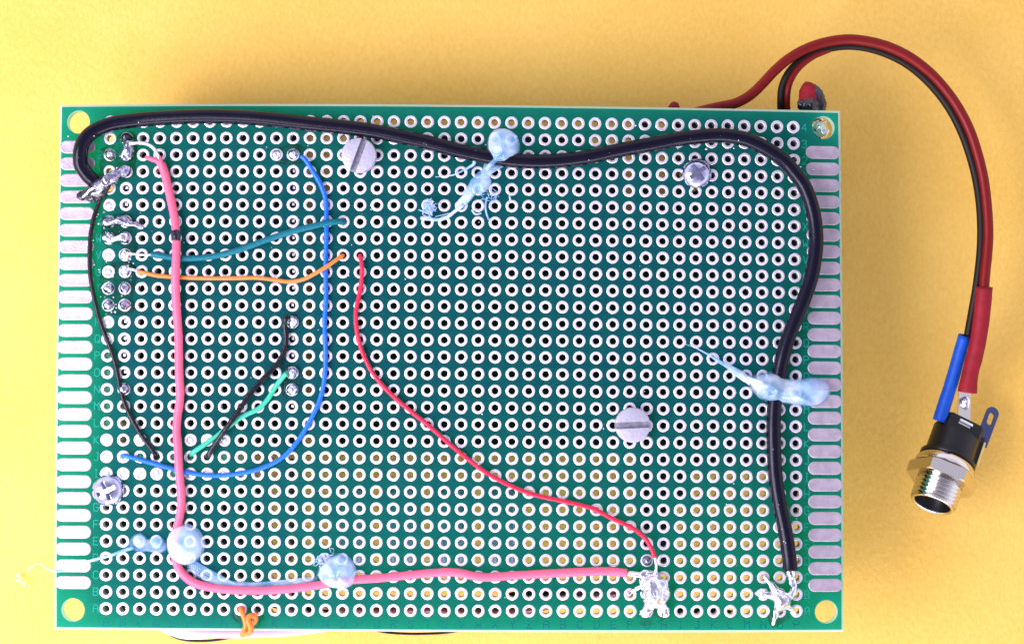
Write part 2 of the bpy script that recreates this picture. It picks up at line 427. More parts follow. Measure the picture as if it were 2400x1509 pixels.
for (i, j) in order:
    k = random.randrange(6); ang = random.uniform(0, 6.28); c = G(i, j)
    if (i, j) in single:
        o = bpy.data.objects.new('pad', pmesh[k]); col.objects.link(o)
        o.matrix_world = Matrix.Translation(c * K) @ Matrix.Rotation(ang, 4, 'Z'); attach(o, board)
    else:
        v, f = PV[k]; b = len(RV); R_ = Matrix.Rotation(ang, 3, 'Z')
        RV += [c + R_ @ q for q in v]; RF += [tuple(b + x for x in ff) for ff in f]
tag(mesh('outer_pads', RV, RF, M['pad'], True, board), kind='stuff')
# edge pads (stadium shapes)
def stadium(x0, x1, y, half, z0=T):
    V = []; Fc = []; prof = [(0, 0.006), (0.05, 0.05), (0.14, 0.055), (0.3, 0.045)]; seg = 10; ringn = None
    for ins, h in prof:
        r = half - ins / PITCH; pts = []
        for k in range(seg + 1):
            a = math.pi / 2 + math.pi * k / seg; pts.append((x0 + half + r * math.cos(a), y + r * math.sin(a)))
        for k in range(seg + 1):
            a = -math.pi / 2 + math.pi * k / seg; pts.append((x1 - half + r * math.cos(a), y + r * math.sin(a)))
        ringn = len(pts); V += [G(a, b, z0 + h) for a, b in pts]
    for i in range(len(prof) - 1):
        for k in range(ringn):
            k2 = (k + 1) % ringn; Fc.append((i * ringn + k, i * ringn + k2, (i + 1) * ringn + k2, (i + 1) * ringn + k))
    Fc.append(tuple((len(prof) - 1) * ringn + k for k in range(ringn)))
    return V, Fc
for side in (0, 1):
    for j in range(27):
        y = 1.53 + j * 0.9985
        x0, x1 = ((-3.045, -0.90) if side == 0 else (41.74, 43.83))
        V, Fc = stadium(x0, x1, y, 0.385)
        mesh('edge_pad', V, Fc, M['edgepad'], True, board)
# printed letters
GL = {'A': [[(0, 0), (0, 4), (1, 6), (3, 6), (4, 4), (4, 0)], [(0, 3), (4, 3)]], 'B': [[(0, 0), (0, 6), (3, 6), (4, 5), (3, 3), (0, 3)], [(3, 3), (4, 2), (4, 1), (3, 0), (0, 0)]],
 'C': [[(4, 5), (3, 6), (1, 6), (0, 5), (0, 1), (1, 0), (3, 0), (4, 1)]], 'D': [[(0, 0), (0, 6), (3, 6), (4, 4), (4, 2), (3, 0), (0, 0)]], 'E': [[(4, 6), (0, 6), (0, 0), (4, 0)], [(0, 3), (3, 3)]],
 'F': [[(4, 6), (0, 6), (0, 0)], [(0, 3), (3, 3)]], 'G': [[(4, 5), (3, 6), (1, 6), (0, 5), (0, 1), (1, 0), (3, 0), (4, 1), (4, 3), (2, 3)]], 'H': [[(0, 0), (0, 6)], [(4, 0), (4, 6)], [(0, 3), (4, 3)]],
 'I': [[(1, 6), (3, 6)], [(2, 6), (2, 0)], [(1, 0), (3, 0)]], 'J': [[(2, 6), (4, 6), (3.3, 6), (3.3, 1), (2.3, 0), (1, 0), (0, 1)]], 'K': [[(0, 0), (0, 6)], [(4, 6), (0, 3), (4, 0)]],
 'L': [[(0, 6), (0, 0), (4, 0)]], 'M': [[(0, 0), (0, 6), (2, 3.5), (4, 6), (4, 0)]], 'N': [[(0, 0), (0, 6), (4, 0), (4, 6)]], 'O': [[(1, 0), (0, 1), (0, 5), (1, 6), (3, 6), (4, 5), (4, 1), (3, 0), (1, 0)]],
 'P': [[(0, 0), (0, 6), (3, 6), (4, 5), (4, 4), (3, 3), (0, 3)]], 'Q': [[(1, 0), (0, 1), (0, 5), (1, 6), (3, 6), (4, 5), (4, 1), (3, 0), (1, 0)], [(2.4, 1.8), (4, 0)]], 'R': [[(0, 0), (0, 6), (3, 6), (4, 5), (4, 4), (3, 3), (0, 3)], [(2, 3), (4, 0)]],
 'S': [[(4, 5), (3, 6), (1, 6), (0, 5), (1, 3.3), (3, 2.7), (4, 1), (3, 0), (1, 0), (0, 1)]], 'T': [[(0, 6), (4, 6)], [(2, 6), (2, 0)]], 'U': [[(0, 6), (0, 1), (1, 0), (3, 0), (4, 1), (4, 6)]],
 'V': [[(0, 6), (2, 0), (4, 6)]], 'W': [[(0, 6), (0.6, 0), (2, 3), (3.4, 0), (4, 6)]], 'X': [[(0, 0), (4, 6)], [(0, 6), (4, 0)]], 'Y': [[(0, 6), (2, 3), (4, 6)], [(2, 3), (2, 0)]], 'Z': [[(0, 6), (4, 6), (0, 0), (4, 0)]],
 '1': [[(1, 5), (2, 6), (2, 0)]], '2': [[(0, 5), (1, 6), (3, 6), (4, 5), (4, 4), (0, 0), (4, 0)]], '3': [[(0, 5), (1, 6), (3, 6), (4, 5), (3, 3.2), (1.6, 3.2), (3, 3.2), (4, 1.5), (3, 0), (1, 0), (0, 1)]], '4': [[(3, 0), (3, 6), (0, 2), (4, 2)]]}
def letter(chr_, gx, gy, w_, h_, m, th=0.13):
    V = []; Fc = []
    for li, st in enumerate(GL[chr_]):
        zz = T + 0.014 + 0.004 * li
        for (a, b) in zip(st[:-1], st[1:]):
            p = Vector((a[0] / 4 - .5, a[1] / 6 - .5)); q = Vector((b[0] / 4 - .5, b[1] / 6 - .5))
            p = Vector((p.x * w_, p.y * h_)); q = Vector((q.x * w_, q.y * h_)); d = (q - p).normalized(); nn = Vector((-d.y, d.x)) * th / 2
            p -= d * th * .35; q += d * th * .35
            k = len(V); zz += 0.0015
            for s_ in (p + nn, p - nn, q - nn, q + nn):
                g = G(gx + s_.x / PITCH, gy + s_.y / PITCH, zz); V.append(g)
            Fc.append((k, k + 1, k + 2, k + 3))
    return mesh('printed_letter', V, Fc, m, False, board)
rows = 'ABCDEFGHIJKLMNOPQRSTUVWXYZ1234'; cols = 'ABCDEFGHIJKLMNOPQRSTUVWXYZABCDEFGHIJKLMNOP'
for j, c in enumerate(rows):
    if not (c == 'H'): letter(c, -0.62, j - 0.0, 0.72, 1.15, M['print'])
    letter(c, 41.66, j - 0.02, 0.72, 1.15, M['print'])
for i, c in enumerate(cols): letter(c, i + 0.0, -0.80, 0.78, 1.1, M['print_dark'])

# ---------------------------------------------------------------- solder joints
def joint(gx, gy, r=0.95, h=0.9, m='solder', name='solder_joint', dx=0, dy=0, rough=.16):
    c = G(gx, gy) + Vector((dx, dy, 0))
    k = random.uniform(-.1, .1)
    return remesh_blob(name, [[(c + Vector((0, 0, 0.02)), r * .92), (c + Vector((k, .05, h * .45)), r * .66)]], M[m], vox=0.13, rough=rough, nscale=1.1, parent=board, base_z=T + 0.02)
def plug(gx, gy, r=.5, m='solder', z=0.02):
    c = G(gx, gy, T + z); V = [c + Vector((0, 0, 0.05))]; Fc = []
    for i, (rr, h) in enumerate(((r * .5, .04), (r, 0.0), (r * 1.02, -.12))):
        for k in range(14):
            a = 2 * math.pi * k / 14; V.append(c + Vector((rr * math.cos(a), rr * math.sin(a), h + random.uniform(-.02, .02))))
    for k in range(14):
        k2 = (k + 1) % 14; Fc.append((0, 1 + k, 1 + k2)); Fc += [(1 + i * 14 + k, 1 + (i + 1) * 14 + k, 1 + (i + 1) * 14 + k2, 1 + i * 14 + k2) for i in range(2)]
    return mesh('solder_plug', V, Fc, M[m], True, board)
random.seed(11)
for g in [(0, 19), (1, 19), (0, 18), (1, 18)]: joint(*g, m='dull_solder', rough=.2)
for g in [(1, 21), (11, 13), (11, 17), (11, 14), (11, 27)]: joint(*g, r=1.0, rough=.14)
joint(1, 20, m='solder'); joint(0, 27, r=.98); joint(1, 28, m='flux', r=1.0, h=1.1); joint(10, 27, r=.8, h=.3); joint(1, 13, m='dull_solder', h=.3)
joint(32, 3, r=.9, h=.9, m='dull_solder', rough=.05)['label'] = 'dull grey domed solder joint'
def chain(pts, z0=T): return [(P(a, b, z0 + dz), r) for (a, b, dz, r) in pts]
def lump(chains, m, label, vox=.15, rough=.25, ns=.9):
    o = remesh_blob('solder_joint', [chain(c) for c in chains], M[m], vox=vox, rough=rough, nscale=ns, parent=board, base_z=T + 0.015)
    o['label'] = label; return o
lump([[(253, 520, .3, .95), (268, 519, .5, .6), (292, 518, .4, .85), (312, 526, .5, .6), (330, 532, .2, .45)]], 'dull_solder', 'long solder bridge across three pads in the left columns')
lump([[(252, 558, .3, .95), (270, 560, .5, .6), (291, 558, .3, .9)]], 'solder', 'dumbbell solder bridge joining two pads')
lump([[(302, 335, .6, .85), (302, 352, .7, .9), (297, 366, .5, 1.0)]], 'dull_solder', 'upright solder lump holding the bare wire end')
lump([[(295, 400, .3, .95), (278, 405, .9, .8), (262, 417, 1.2, 1.0), (252, 424, 1.3, 1.0)]], 'dull_solder', 'shiny solder lump joined to the melted cable end')
lump([[(1508, 1346, .8, .8), (1535, 1346, .9, .8)], [(1512, 1362, .8, 1.0), (1528, 1368, 1, 1.6), (1532, 1385, 1.1, 1.8), (1530, 1402, 1, 1.6)], [(1548, 1370, .9, 1.3), (1552, 1395, .9, 1.2)],
      [(1528, 1400, .8, 1.1), (1520, 1420, .5, .9), (1511, 1434, .2, .85)], [(1544, 1402, .8, 1.0), (1555, 1420, .5, .7), (1560, 1436, .2, .75)], [(1510, 1368, .8, .5), (1490, 1380, .5, .35), (1474, 1390, .1, .4)]],
     'solder', 'big star shaped solder lump where the pink and thin red wires end', rough=.26)
lump([[(1783, 1388, .3, .95), (1800, 1392, .7, .6), (1822, 1398, 1, 1.0), (1832, 1408, 1, 1.3), (1828, 1418, .9, 1.1)], [(1790, 1350, .1, .3), (1806, 1368, .7, .4), (1820, 1386, 1, .8), (1836, 1402, 1, 1.1)],
      [(1852, 1345, .9, .35), (1857, 1362, .8, .5), (1861, 1380, .5, .6), (1855, 1394, .6, .6), (1842, 1402, .8, .8)], [(1826, 1412, .7, .7), (1819, 1435, .4, .5), (1810, 1460, .1, .3)], [(1842, 1410, .7, .7), (1853, 1428, .3, .4), (1862, 1438, .1, .3)]],
     'solder', 'splayed solder lump of bare strands under the right end of the black cable', rough=.22, vox=.12)
lump([[(262, 421, 1.3, .9), (244, 430, 1.3, .95), (230, 436, 1.1, .8)]], 'dull_solder', 'solder lump on the twisted cable end', rough=.3)
lump([[(236, 428, 1.0, .8), (218, 440, 1.0, .75), (203, 452, .9, .7), (192, 461, .7, .65)], [(247, 437, .8, .85), (236, 450, .7, .9), (222, 460, .6, .8), (210, 464, .5, .7)]], 'flux', 'twisted dark melted cable end over the left edge pads', rough=.3, vox=.12)
lump([[(232, 434, 1.7, .22), (221, 440, 1.8, .25), (210, 447, 1.7, .22), (200, 456, 1.5, .22), (194, 461, 1.3, .2)]], 'solder', 'thin bright solder streak along the melted cable end', rough=.15, vox=.08)
lump([[(238, 446, 1.6, .18), (226, 452, 1.5, .2), (216, 456, 1.3, .16)]], 'solder', 'short bright solder streak on the melted cable end', rough=.12, vox=.08)
for g in [(0, 24), (0, 20), (0, 10), (0, 9), (0, 8), (1, 9), (1, 8), (2, 8), (3, 8), (2, 10), (0, 21), (0, 17), (0, 16), (5, 10), (6, 10), (7, 10), (5, 8), (6, 8), (7, 8)]: plug(*g, m='white_plastic' if random.random() < .0 else 'wire_metal')

# ---------------------------------------------------------------- wires on the board
RIDGE = lambda a: 0.035 * math.cos(a * 2 + .6) + 0.018 * math.cos(a * 6)
cab = [(232, 430, .5), (216, 421, .6), (202, 407, .9), (190, 388, 1.3), (188, 366, 1.6), (191, 345, 1.8), (199, 328, 1.8), (213, 313, 1.7), (236, 300, 1.5), (270, 289, 1.3), (330, 281, 1.1), (400, 276, 1.1), (480, 273, 1.1), (560, 275, 1.1), (640, 281, 1.1), (720, 290, 1.1), (800, 298, 1.1), (870, 307, 1.1), (940, 321, 1.1), (1000, 334, 1.1), (1060, 350, 1.1), (1110, 361, 1.1), (1150, 369, 1.1), (1200, 376, 1.1), (1260, 379, 1.1), (1320, 376, 1.1), (1380, 368, 1.2), (1430, 357, 1.3), (1480, 347, 1.4), (1530, 338, 1.5), (1581, 328, 1.6), (1618, 323, 1.7), (1656, 319, 1.8), (1694, 318, 1.9), (1732, 323, 2.0), (1760, 331, 2.1), (1800, 351, 2.2), (1836, 376, 2.2), (1862, 405, 2.2), (1885, 437, 2.2), (1900, 475, 2.2), (1910, 519, 2.2), (1913, 567, 2.2), (1909, 610, 2.2), (1900, 655, 2.1), (1884, 702, 2.0), (1866, 745, 1.8), (1850, 785, 1.6), (1837, 825, 1.4), (1828, 865, 1.2), (1821, 905, 1.1), (1815, 949, 1.1), (1813, 1000, 1.2), (1814, 1058, 1.3), (1817, 1110, 1.4), (1822, 1150, 1.5), (1829, 1190, 1.6), (1838, 1232, 1.7), (1845, 1272, 1.7), (1850, 1310, 1.6), (1853, 1334, 1.4)]
cable = thing('black_cable', P(1200, 376, T), 'thick black cable looping along the top and down the right side of the board', 'cable')
tube('sheath', px_path(cab, T + .05, 5), lambda u: 1.05 * min(1, .55 + u * 40), M['black_cable'], cable, seg=24, ridges=RIDGE, wob=.02)
for a, b in (((1850, 1330), (1846, 1350)), ((1857, 1330), (1862, 1352))):
    tube('bare_strand', px_path([(*a, 1.3), (*b, .8)], T, 2), .28, M['wire_metal'], cable, seg=8)

def wire(name, label, pts, r, m, z, cat='wire', n=6, seg=10, wob=.05, ends=None, group=None, bare=None):
    t = thing(name, P(pts[0][0], pts[0][1], T), label, cat, group)
    tube('insulation', px_path(pts, T + z, n), r, M[m], t, seg=seg, wob=wob)
    for b in (bare or []): tube('bare_end', px_path(b[0], T, 5), b[1], M['wire_metal'], t, seg=8, wob=.15)
    return t
wire('blue_wire', 'thin blue wire running down the left third of the board and curling back left', [(706, 366, .3), (718, 378, .3), (735, 405, .2), (751, 432, .2), (763, 468, 0), (765, 520, 0), (764, 580, 0), (763, 640, 0), (764, 700, 0), (761, 745, 0), (761, 775, 0), (763, 830, 0), (761, 880, 0), (754, 922, 0), (742, 955, 0), (723, 993, 0), (700, 1030, 0), (671, 1064, 0), (640, 1085, 0), (600, 1101, 0), (550, 1111, 0), (500, 1114, 0), (450, 1109, 0), (400, 1097, 0), (350, 1083, .1), (310, 1072, .2), (291, 1068, 0), (288, 1071, -1), (289, 1072, -4)], .36, 'blue', .5)
wire('teal_wire', 'dark teal wire crossing over the thin blue wire', [(355, 596, 0), (380, 600, 0), (405, 604, 0), (440, 606, 0), (500, 601, 0), (560, 586, .2), (620, 564, .4), (680, 544, .6), (730, 531, .7), (765, 523, .6), (795, 519, .2), (805, 520, -1), (806, 520, -4)], .47, 'teal', .65, bare=[([(300, 594, .8), (330, 597, .9), (358, 597, .7)], .17)])
wire('orange_wire', 'thin orange wire crossing from the left solder joints to a centre hole', [(322, 636, 0), (345, 641, 0), (370, 646, 0), (420, 650, 0), (480, 652, 0), (540, 652, 0), (600, 651, 0), (645, 656, 0), (678, 660, 0), (715, 653, .3), (762, 627, .7), (795, 604, .3), (803, 599, -.5), (805, 598, -4)], .31, 'orange', .6, bare=[([(300, 630, .8), (312, 632, .9), (326, 637, .6)], .2)])
wire('red_wire', 'thin red wire curving diagonally across the middle to the bottom right solder', [(844, 598, -4), (844, 600, -.6), (847, 615, .1), (848, 640, .1), (846, 668, 0), (840, 700, 0), (834, 730, 0), (834, 755, 0), (839, 790, 0), (852, 832, 0), (873, 873, 0), (905, 912, 0), (950, 953, 0), (1000, 993, 0), (1050, 1037, 0), (1094, 1073, 0), (1141, 1108, .1), (1197, 1138, .1), (1253, 1159, .1), (1322, 1174, .1), (1360, 1183, .1), (1392, 1192, .1), (1428, 1211, .1), (1458, 1225, .2), (1486, 1239, .3), (1513, 1262, .5), (1529, 1289, .8), (1529, 1289, .8), (1535, 1306, .9)], .33, 'red', .6, bare=[([(1534, 1303, 1.5), (1538, 1322, 1.6), (1536, 1340, 1.5), (1526, 1352, 1.3), (1508, 1358, 1.1)], .22)])
wire('black_wire', 'long thin black wire bowing down the left margin to a hole', [(262, 424, .8), (252, 440, .6), (240, 458, .2), (228, 485, 0), (219, 515, 0), (212, 555, 0), (210, 600, 0), (212, 650, 0), (221, 700, 0), (232, 745, 0), (246, 785, 0), (260, 820, 0), (272, 860, 0), (281, 905, 0), (292, 945, 0), (308, 980, 0), (330, 1018, 0), (350, 1046, .1), (362, 1062, 0), (367, 1069, -1), (368, 1070, -4)], .34, 'black_ins', .5)
wire('black_wire', 'short black wire running down left from a joint, over the mint green wire', [(679, 743, .6), (670, 747, .8), (668, 765, .3), (671, 790, .2), (668, 815, .2), (655, 845, .3), (634, 870, .4), (610, 895, .5), (592, 916, .6), (564, 955, .8), (536, 995, .8), (508, 1035, .4), (490, 1063, .1), (486, 1069, -1), (485, 1070, -4)], .40, 'black_ins', .5)
wire('mint_wire', 'short mint green wire passing under the short black wire', [(672, 874, .5), (655, 893, .2), (640, 915, 0), (627, 936, 0), (606, 957, 0), (580, 970, 0), (560, 981, 0), (536, 999, 0), (508, 1022, 0), (480, 1041, 0), (455, 1058, 0), (448, 1065, -1), (447, 1067, -4)], .38, 'mint', .45)
pk = wire('pink_wire', 'thick pink wire running down the left side then right along the bottom rows', [(378, 384, 0), (386, 406, 0), (394, 440, 0), (404, 485, .1), (410, 520, .3), (413, 556, .5), (413, 600, .8), (411, 645, .8), (412, 690, .4), (415, 740, .1), (418, 780, 0), (419, 830, 0), (420, 880, 0), (422, 920, 0), (420, 950, 0), (416, 975, 0), (414, 1010, .1), (417, 1050, .3), (419, 1090, .5), (422, 1130, .3), (425, 1170, .1), (422, 1205, 0), (414, 1240, 0), (408, 1280, 0), (413, 1316, 0), (428, 1344, 0), (456, 1365, 0), (495, 1376, 0), (550, 1382, 0), (620, 1383, 0), (690, 1378, 0), (750, 1370, 0), (820, 1359, 0), (890, 1354, 0), (950, 1348, 0), (1000, 1343, 0), (1045, 1340, .1), (1080, 1342, .1), (1115, 1350, 0), (1150, 1352, 0), (1200, 1348, 0), (1270, 1344, 0), (1350, 1340, 0), (1420, 1338, 0), (1450, 1340, .2), (1470, 1342, .4)], .63, 'pink', .75, seg=14, wob=.06)
tube('frayed_strand', px_path([(384, 400, .9), (372, 380, 1.1), (358, 374, 1.2), (341, 369, 1)], T, 4), lambda t: .55 - .3 * t, M['pink'], pk, seg=8, wob=.3)
tube('frayed_strand', px_path([(384, 404, 1.0), (378, 384, 1.2), (374, 366, 1.3)], T, 4), lambda t: .5 - .25 * t, M['pink'], pk, seg=8, wob=.3)
tube('bare_end', px_path([(300, 338, 1.2), (325, 335, 1.4), (345, 338, 1.4), (360, 348, 1.4), (370, 364, 1.3), (378, 384, 1.1)], T, 5), .26, M['wire_metal'], pk, seg=8, wob=.15)
V, Fc = tube_data(px_path([(411, 541, 1.22), (412.5, 553, 1.30), (412.5, 565, 1.38)], T, 6), .69, seg=14, wob=.12)
keep = [f for f in Fc if len(f) == 4 and sum(V[i].z for i in f) / 4 > T + 1.25]
mesh('burnt_patch', V, keep, M['flux'], True, pk)['label'] = 'dark burnt patch on the insulation'
for q in ([(1470, 1342, 1.1), (1485, 1341, 1.2), (1508, 1345, 1.0)], [(1468, 1345, 1.0), (1490, 1348, 1.1), (1512, 1350, .9)]): tube('bare_end', px_path(q, T, 4), .22, M['wire_metal'], pk, seg=8, wob=.2)
# orange knot
wire('orange_wire', 'orange wire tied in a small knot over the bottom edge', [(565, 1424, -4), (565, 1426, -.3), (568, 1435, .5), (574, 1450, .8), (577, 1464, .7), (574, 1476, .5), (577, 1484, .9), (585, 1482, 1.5), (588, 1470, 1.7), (583, 1458, 1.8), (582, 1448, 1.7), (588, 1442, 1.5), (597, 1444, 1.0), (598, 1452, .5), (590, 1462, .1), (578, 1470, 0), (571, 1480, -.2), (568, 1488, -.6)], .42, 'orange', .5, seg=10, n=8)
tube('orange_strand', px_path([(592, 1443, 1.8), (600, 1440, 1.7), (607, 1434, 1.3)], T, 4), lambda t: .3 - .2 * t, M['orange'], bpy.data.objects['orange_wire.001'], seg=6)

# ---------------------------------------------------------------- hot glue
def dome(name, outline, h, m, parent=None, z0=T, rings=9, centre=None, lump_=.12, power=.5):
    o2 = catmull([P(a, b, z0) for a, b in outline + outline[:1]], 6)[:-1]; n = len(o2)
    c = P(*centre, z0) if centre else sum(o2, Vector()) / n
    V = []; Fc = []
    for j in range(rings):
        t = j / rings; hh = h * (1 - (1 - t) ** 2) ** power
        for p in o2:
            q = p.lerp(c, t); V.append(Vector((q.x, q.y, z0 + .02 + hh * (1 + lump_ * noise.noise(Vector((q.x, q.y, 0)) * .8)))))
    V.append(c + Vector((0, 0, h + .02)))
    for j in range(rings - 1):
        for k in range(n):
            k2 = (k + 1) % n; Fc.append((j * n + k, j * n + k2, (j + 1) * n + k2, (j + 1) * n + k))
    for k in range(n): Fc.append(((rings - 1) * n + k, (rings - 1) * n + (k + 1) % n, len(V) - 1))
    a = sum((o2[k].x * o2[(k + 1) % n].y - o2[(k + 1) % n].x * o2[k].y) for k in range(n))
    if a < 0: Fc = [f[::-1] for f in Fc]
    # underside so that the blob is a closed solid
    Fc.append(tuple(range(n))[::-1] if a > 0 else tuple(range(n)))
    return mesh(name, V, Fc, M[m], True, parent)
def string(parent, pts, r, z=T, m='glue_string', name='glue_string', flat=1.0):
    return tube(name, px_path(pts, z, 5), r, M[m], parent, seg=7, flat=flat)
def frizz(parent, cx, cy, rad, n, z=T, seed=1, r=.07):
    rnd = random.Random(seed); V = []; Fc = []
    for _ in range(n):
        a = rnd.uniform(0, 6.28); x, y = cx + rnd.uniform(-1, 1) * rad * .4, cy + rnd.uniform(-1, 1) * rad * .4; pts = []
        for k in range(7):
            pts.append((x, y, .3 + rnd.uniform(0, 1.3))); a += rnd.uniform(-1.3, 1.3); x += math.cos(a) * rad * .33; y += math.sin(a) * rad * .33
            if math.hypot(x - cx, y - cy) > rad: a = math.atan2(cy - y, cx - x)
        v, f = tube_data(px_path(pts, z, 4), r, seg=5); b = len(V); V += v; Fc += [tuple(b + i for i in ff) for ff in f]
    return mesh('glue_strands', V, Fc, M['glue_string'], True, parent)
def circ(cx, cy, rx, ry, n=14, rot=0):
    return [(cx + rx * math.cos(2 * math.pi * k / n + rot), cy + ry * math.sin(2 * math.pi * k / n + rot)) for k in range(n)]
g1 = thing('hot_glue', P(1180, 340), 'blue white hot glue blob smeared down left from the black cable at the top', 'glue')
dome('glue_drop', [(1141, 335), (1146, 317), (1158, 305), (1176, 301), (1196, 306), (1210, 318), (1218, 337), (1218, 358), (1208, 375), (1192, 388), (1172, 392), (1152, 384), (1142, 362)], 3.1, 'glue', g1, centre=(1180, 345), power=.38)
dome('glue_drop', [(1138, 372), (1158, 365), (1175, 376), (1184, 388), (1168, 398), (1150, 412), (1152, 426), (1147, 440), (1136, 452), (1118, 455), (1104, 470), (1092, 482), (1078, 488), (1068, 480), (1074, 468), (1086, 460), (1088, 448), (1098, 432), (1104, 420), (1122, 402), (1136, 392)], 1.1, 'glue', g1, centre=(1126, 425), power=.7)
string(g1, [(1085, 482, .8), (1068, 494, .6), (1050, 508, .5), (1030, 515, .4), (1008, 514, .4), (986, 511, .3)], .28)
string(g1, [(1112, 370, .9), (1111, 384, .8), (1100, 392, .5), (1085, 400, .3), (1060, 411, .3), (1020, 415, .3)], lambda t: .32 - .25 * t)
string(g1, [(1158, 358, 2.4), (1162, 372, 2), (1150, 386, 1.6), (1140, 398, 1.2)], .4)
string(g1, [(1142, 462, .6), (1138, 480, .6), (1140, 500, .5), (1146, 516, .3)], .15)
string(g1, [(1106, 492, .4), (1114, 502, .6), (1128, 500, .4)], .16); string(g1, [(1194, 458, .3), (1196, 470, .3)], .16); string(g1, [(1020, 508, .3), (1060, 498, .4), (1082, 486, .6)], .07)
frizz(g1, 1146, 458, 19, 9, seed=3, r=.05)
g1b = thing('hot_glue', P(1003, 487), 'small curled tuft of glue over one pad left of the upper smear', 'glue')
frizz(g1b, 1003, 487, 19, 14, seed=5, r=.06); dome('glue_drop', circ(1004, 487, 15, 16), .6, 'glue', g1b)
g2 = thing('hot_glue', P(1840, 910), 'teardrop hot glue strap across the black cable on the right side', 'glue')
dome('glue_drop', [(1740, 878), (1756, 882), (1780, 875), (1815, 871), (1830, 880), (1845, 887), (1878, 888), (1898, 884), (1920, 886), (1938, 895), (1947, 911), (1941, 934), (1928, 946), (1908, 953), (1874, 951), (1838, 946), (1805, 943), (1785, 936), (1768, 922), (1755, 904), (1746, 890)], 3.0, 'glue', g2, centre=(1822, 912), lump_=.22, power=.36)
string(g2, [(1760, 896, .9), (1742, 880, .8), (1720, 866, .7), (1700, 855, .6), (1683, 846, .6), (1671, 838, .5), (1655, 828, .5), (1630, 815, .5), (1605, 806, .5)], lambda t: .55 * (1 - t) ** 1.4 + .06)
string(g2, [(1758, 900, .7), (1735, 886, .6), (1712, 868, .6), (1690, 848, .6), (1672, 836, .5)], .16)
g3 = thing('hot_glue', P(437, 1275), 'round milky hot glue drop on the bend of the pink wire', 'glue')
dome('glue_drop', [(392, 1262), (398, 1245), (412, 1232), (432, 1226), (452, 1231), (468, 1243), (478, 1262), (480, 1283), (472, 1303), (458, 1318), (440, 1325), (420, 1320), (404, 1306), (393, 1286)], 2.9, 'glue', g3, centre=(432, 1275), lump_=.06, power=.4)
dome('glue_drop', [(432, 1312), (455, 1310), (462, 1330), (480, 1346), (510, 1357), (560, 1361), (620, 1363), (680, 1360), (730, 1350), (745, 1352), (735, 1364), (690, 1372), (620, 1376), (550, 1374), (500, 1368), (465, 1354), (442, 1334)], .95, 'glue_clear', g3, centre=(560, 1367), power=.35)
g3b = thing('hot_glue', P(345, 1272), 'pair of small glue beads with a long string trailing off the left edge', 'glue')
dome('glue_drop', [(306, 1262), (316, 1252), (332, 1250), (345, 1262), (356, 1260), (372, 1256), (384, 1264), (392, 1280), (384, 1292), (366, 1296), (346, 1292), (326, 1294), (310, 1286), (298, 1278)], .8, 'glue_clear', g3b, power=.6)
dome('glue_drop', circ(331, 1269, 15, 17), 1.5, 'glue', g3b); dome('glue_drop', circ(369, 1270, 15, 16), 1.2, 'glue', g3b)
string(g3b, [(312, 1283, .7), (290, 1290, .6), (262, 1300, .5), (232, 1308, .5), (205, 1316, .4), (180, 1328, .3), (150, 1336, .2), (128, 1338, .2), (112, 1332, -2), (95, 1322, -8), (80, 1323, -14), (64, 1338, -18.5)], lambda t: .3 - .2 * t)
frizz(g3b, 54, 1356, 15, 3, z=.1, seed=12, r=.10)
g4 = thing('hot_glue', P(795, 1338), 'milky glue blob with frizzy strands on the straight run of the pink wire', 'glue')
dome('glue_drop', [(742, 1345), (750, 1325), (765, 1308), (785, 1297), (805, 1296), (822, 1308), (833, 1328), (838, 1350), (830, 1368), (812, 1378), (790, 1378), (768, 1372), (752, 1360)], 2.8, 'glue', g4, centre=(797, 1345), lump_=.3, power=.4)
frizz(g4, 755, 1312, 20, 14, seed=8, r=.07); frizz(g4, 782, 1300, 16, 6, seed=9, r=.05)

def film_mat():
    m = bpy.data.materials.new('flux_film'); m.use_nodes = True; nt = m.node_tree; b = nt.nodes['Principled BSDF']; out = nt.nodes['Material Output']
    b.inputs['Base Color'].default_value = (0.012, 0.05, 0.03, 1); b.inputs['Roughness'].default_value = 0.15; b.inputs['Specular IOR Level'].default_value = 0.3
    tc = nt.nodes.new('ShaderNodeTexCoord'); n = nt.nodes.new('ShaderNodeTexNoise'); n.inputs['Scale'].default_value = 4; n.inputs['Detail'].default_value = 4
    nt.links.new(tc.outputs['Object'], n.inputs['Vector'])
    mr = nt.nodes.new('ShaderNodeMapRange'); mr.inputs[1].default_value = 0.35; mr.inputs[2].default_value = 0.7; mr.inputs[3].default_value = 0.0; mr.inputs[4].default_value = 0.42
    nt.links.new(n.outputs['Fac'], mr.inputs[0])
    t = nt.nodes.new('ShaderNodeBsdfTransparent'); mx = nt.nodes.new('ShaderNodeMixShader')
    nt.links.new(mr.outputs[0], mx.inputs[0]); nt.links.new(t.outputs[0], mx.inputs[1]); nt.links.new(b.outputs[0], mx.inputs[2]); nt.links.new(mx.outputs[0], out.inputs[0])
    return m
M['film'] = film_mat()
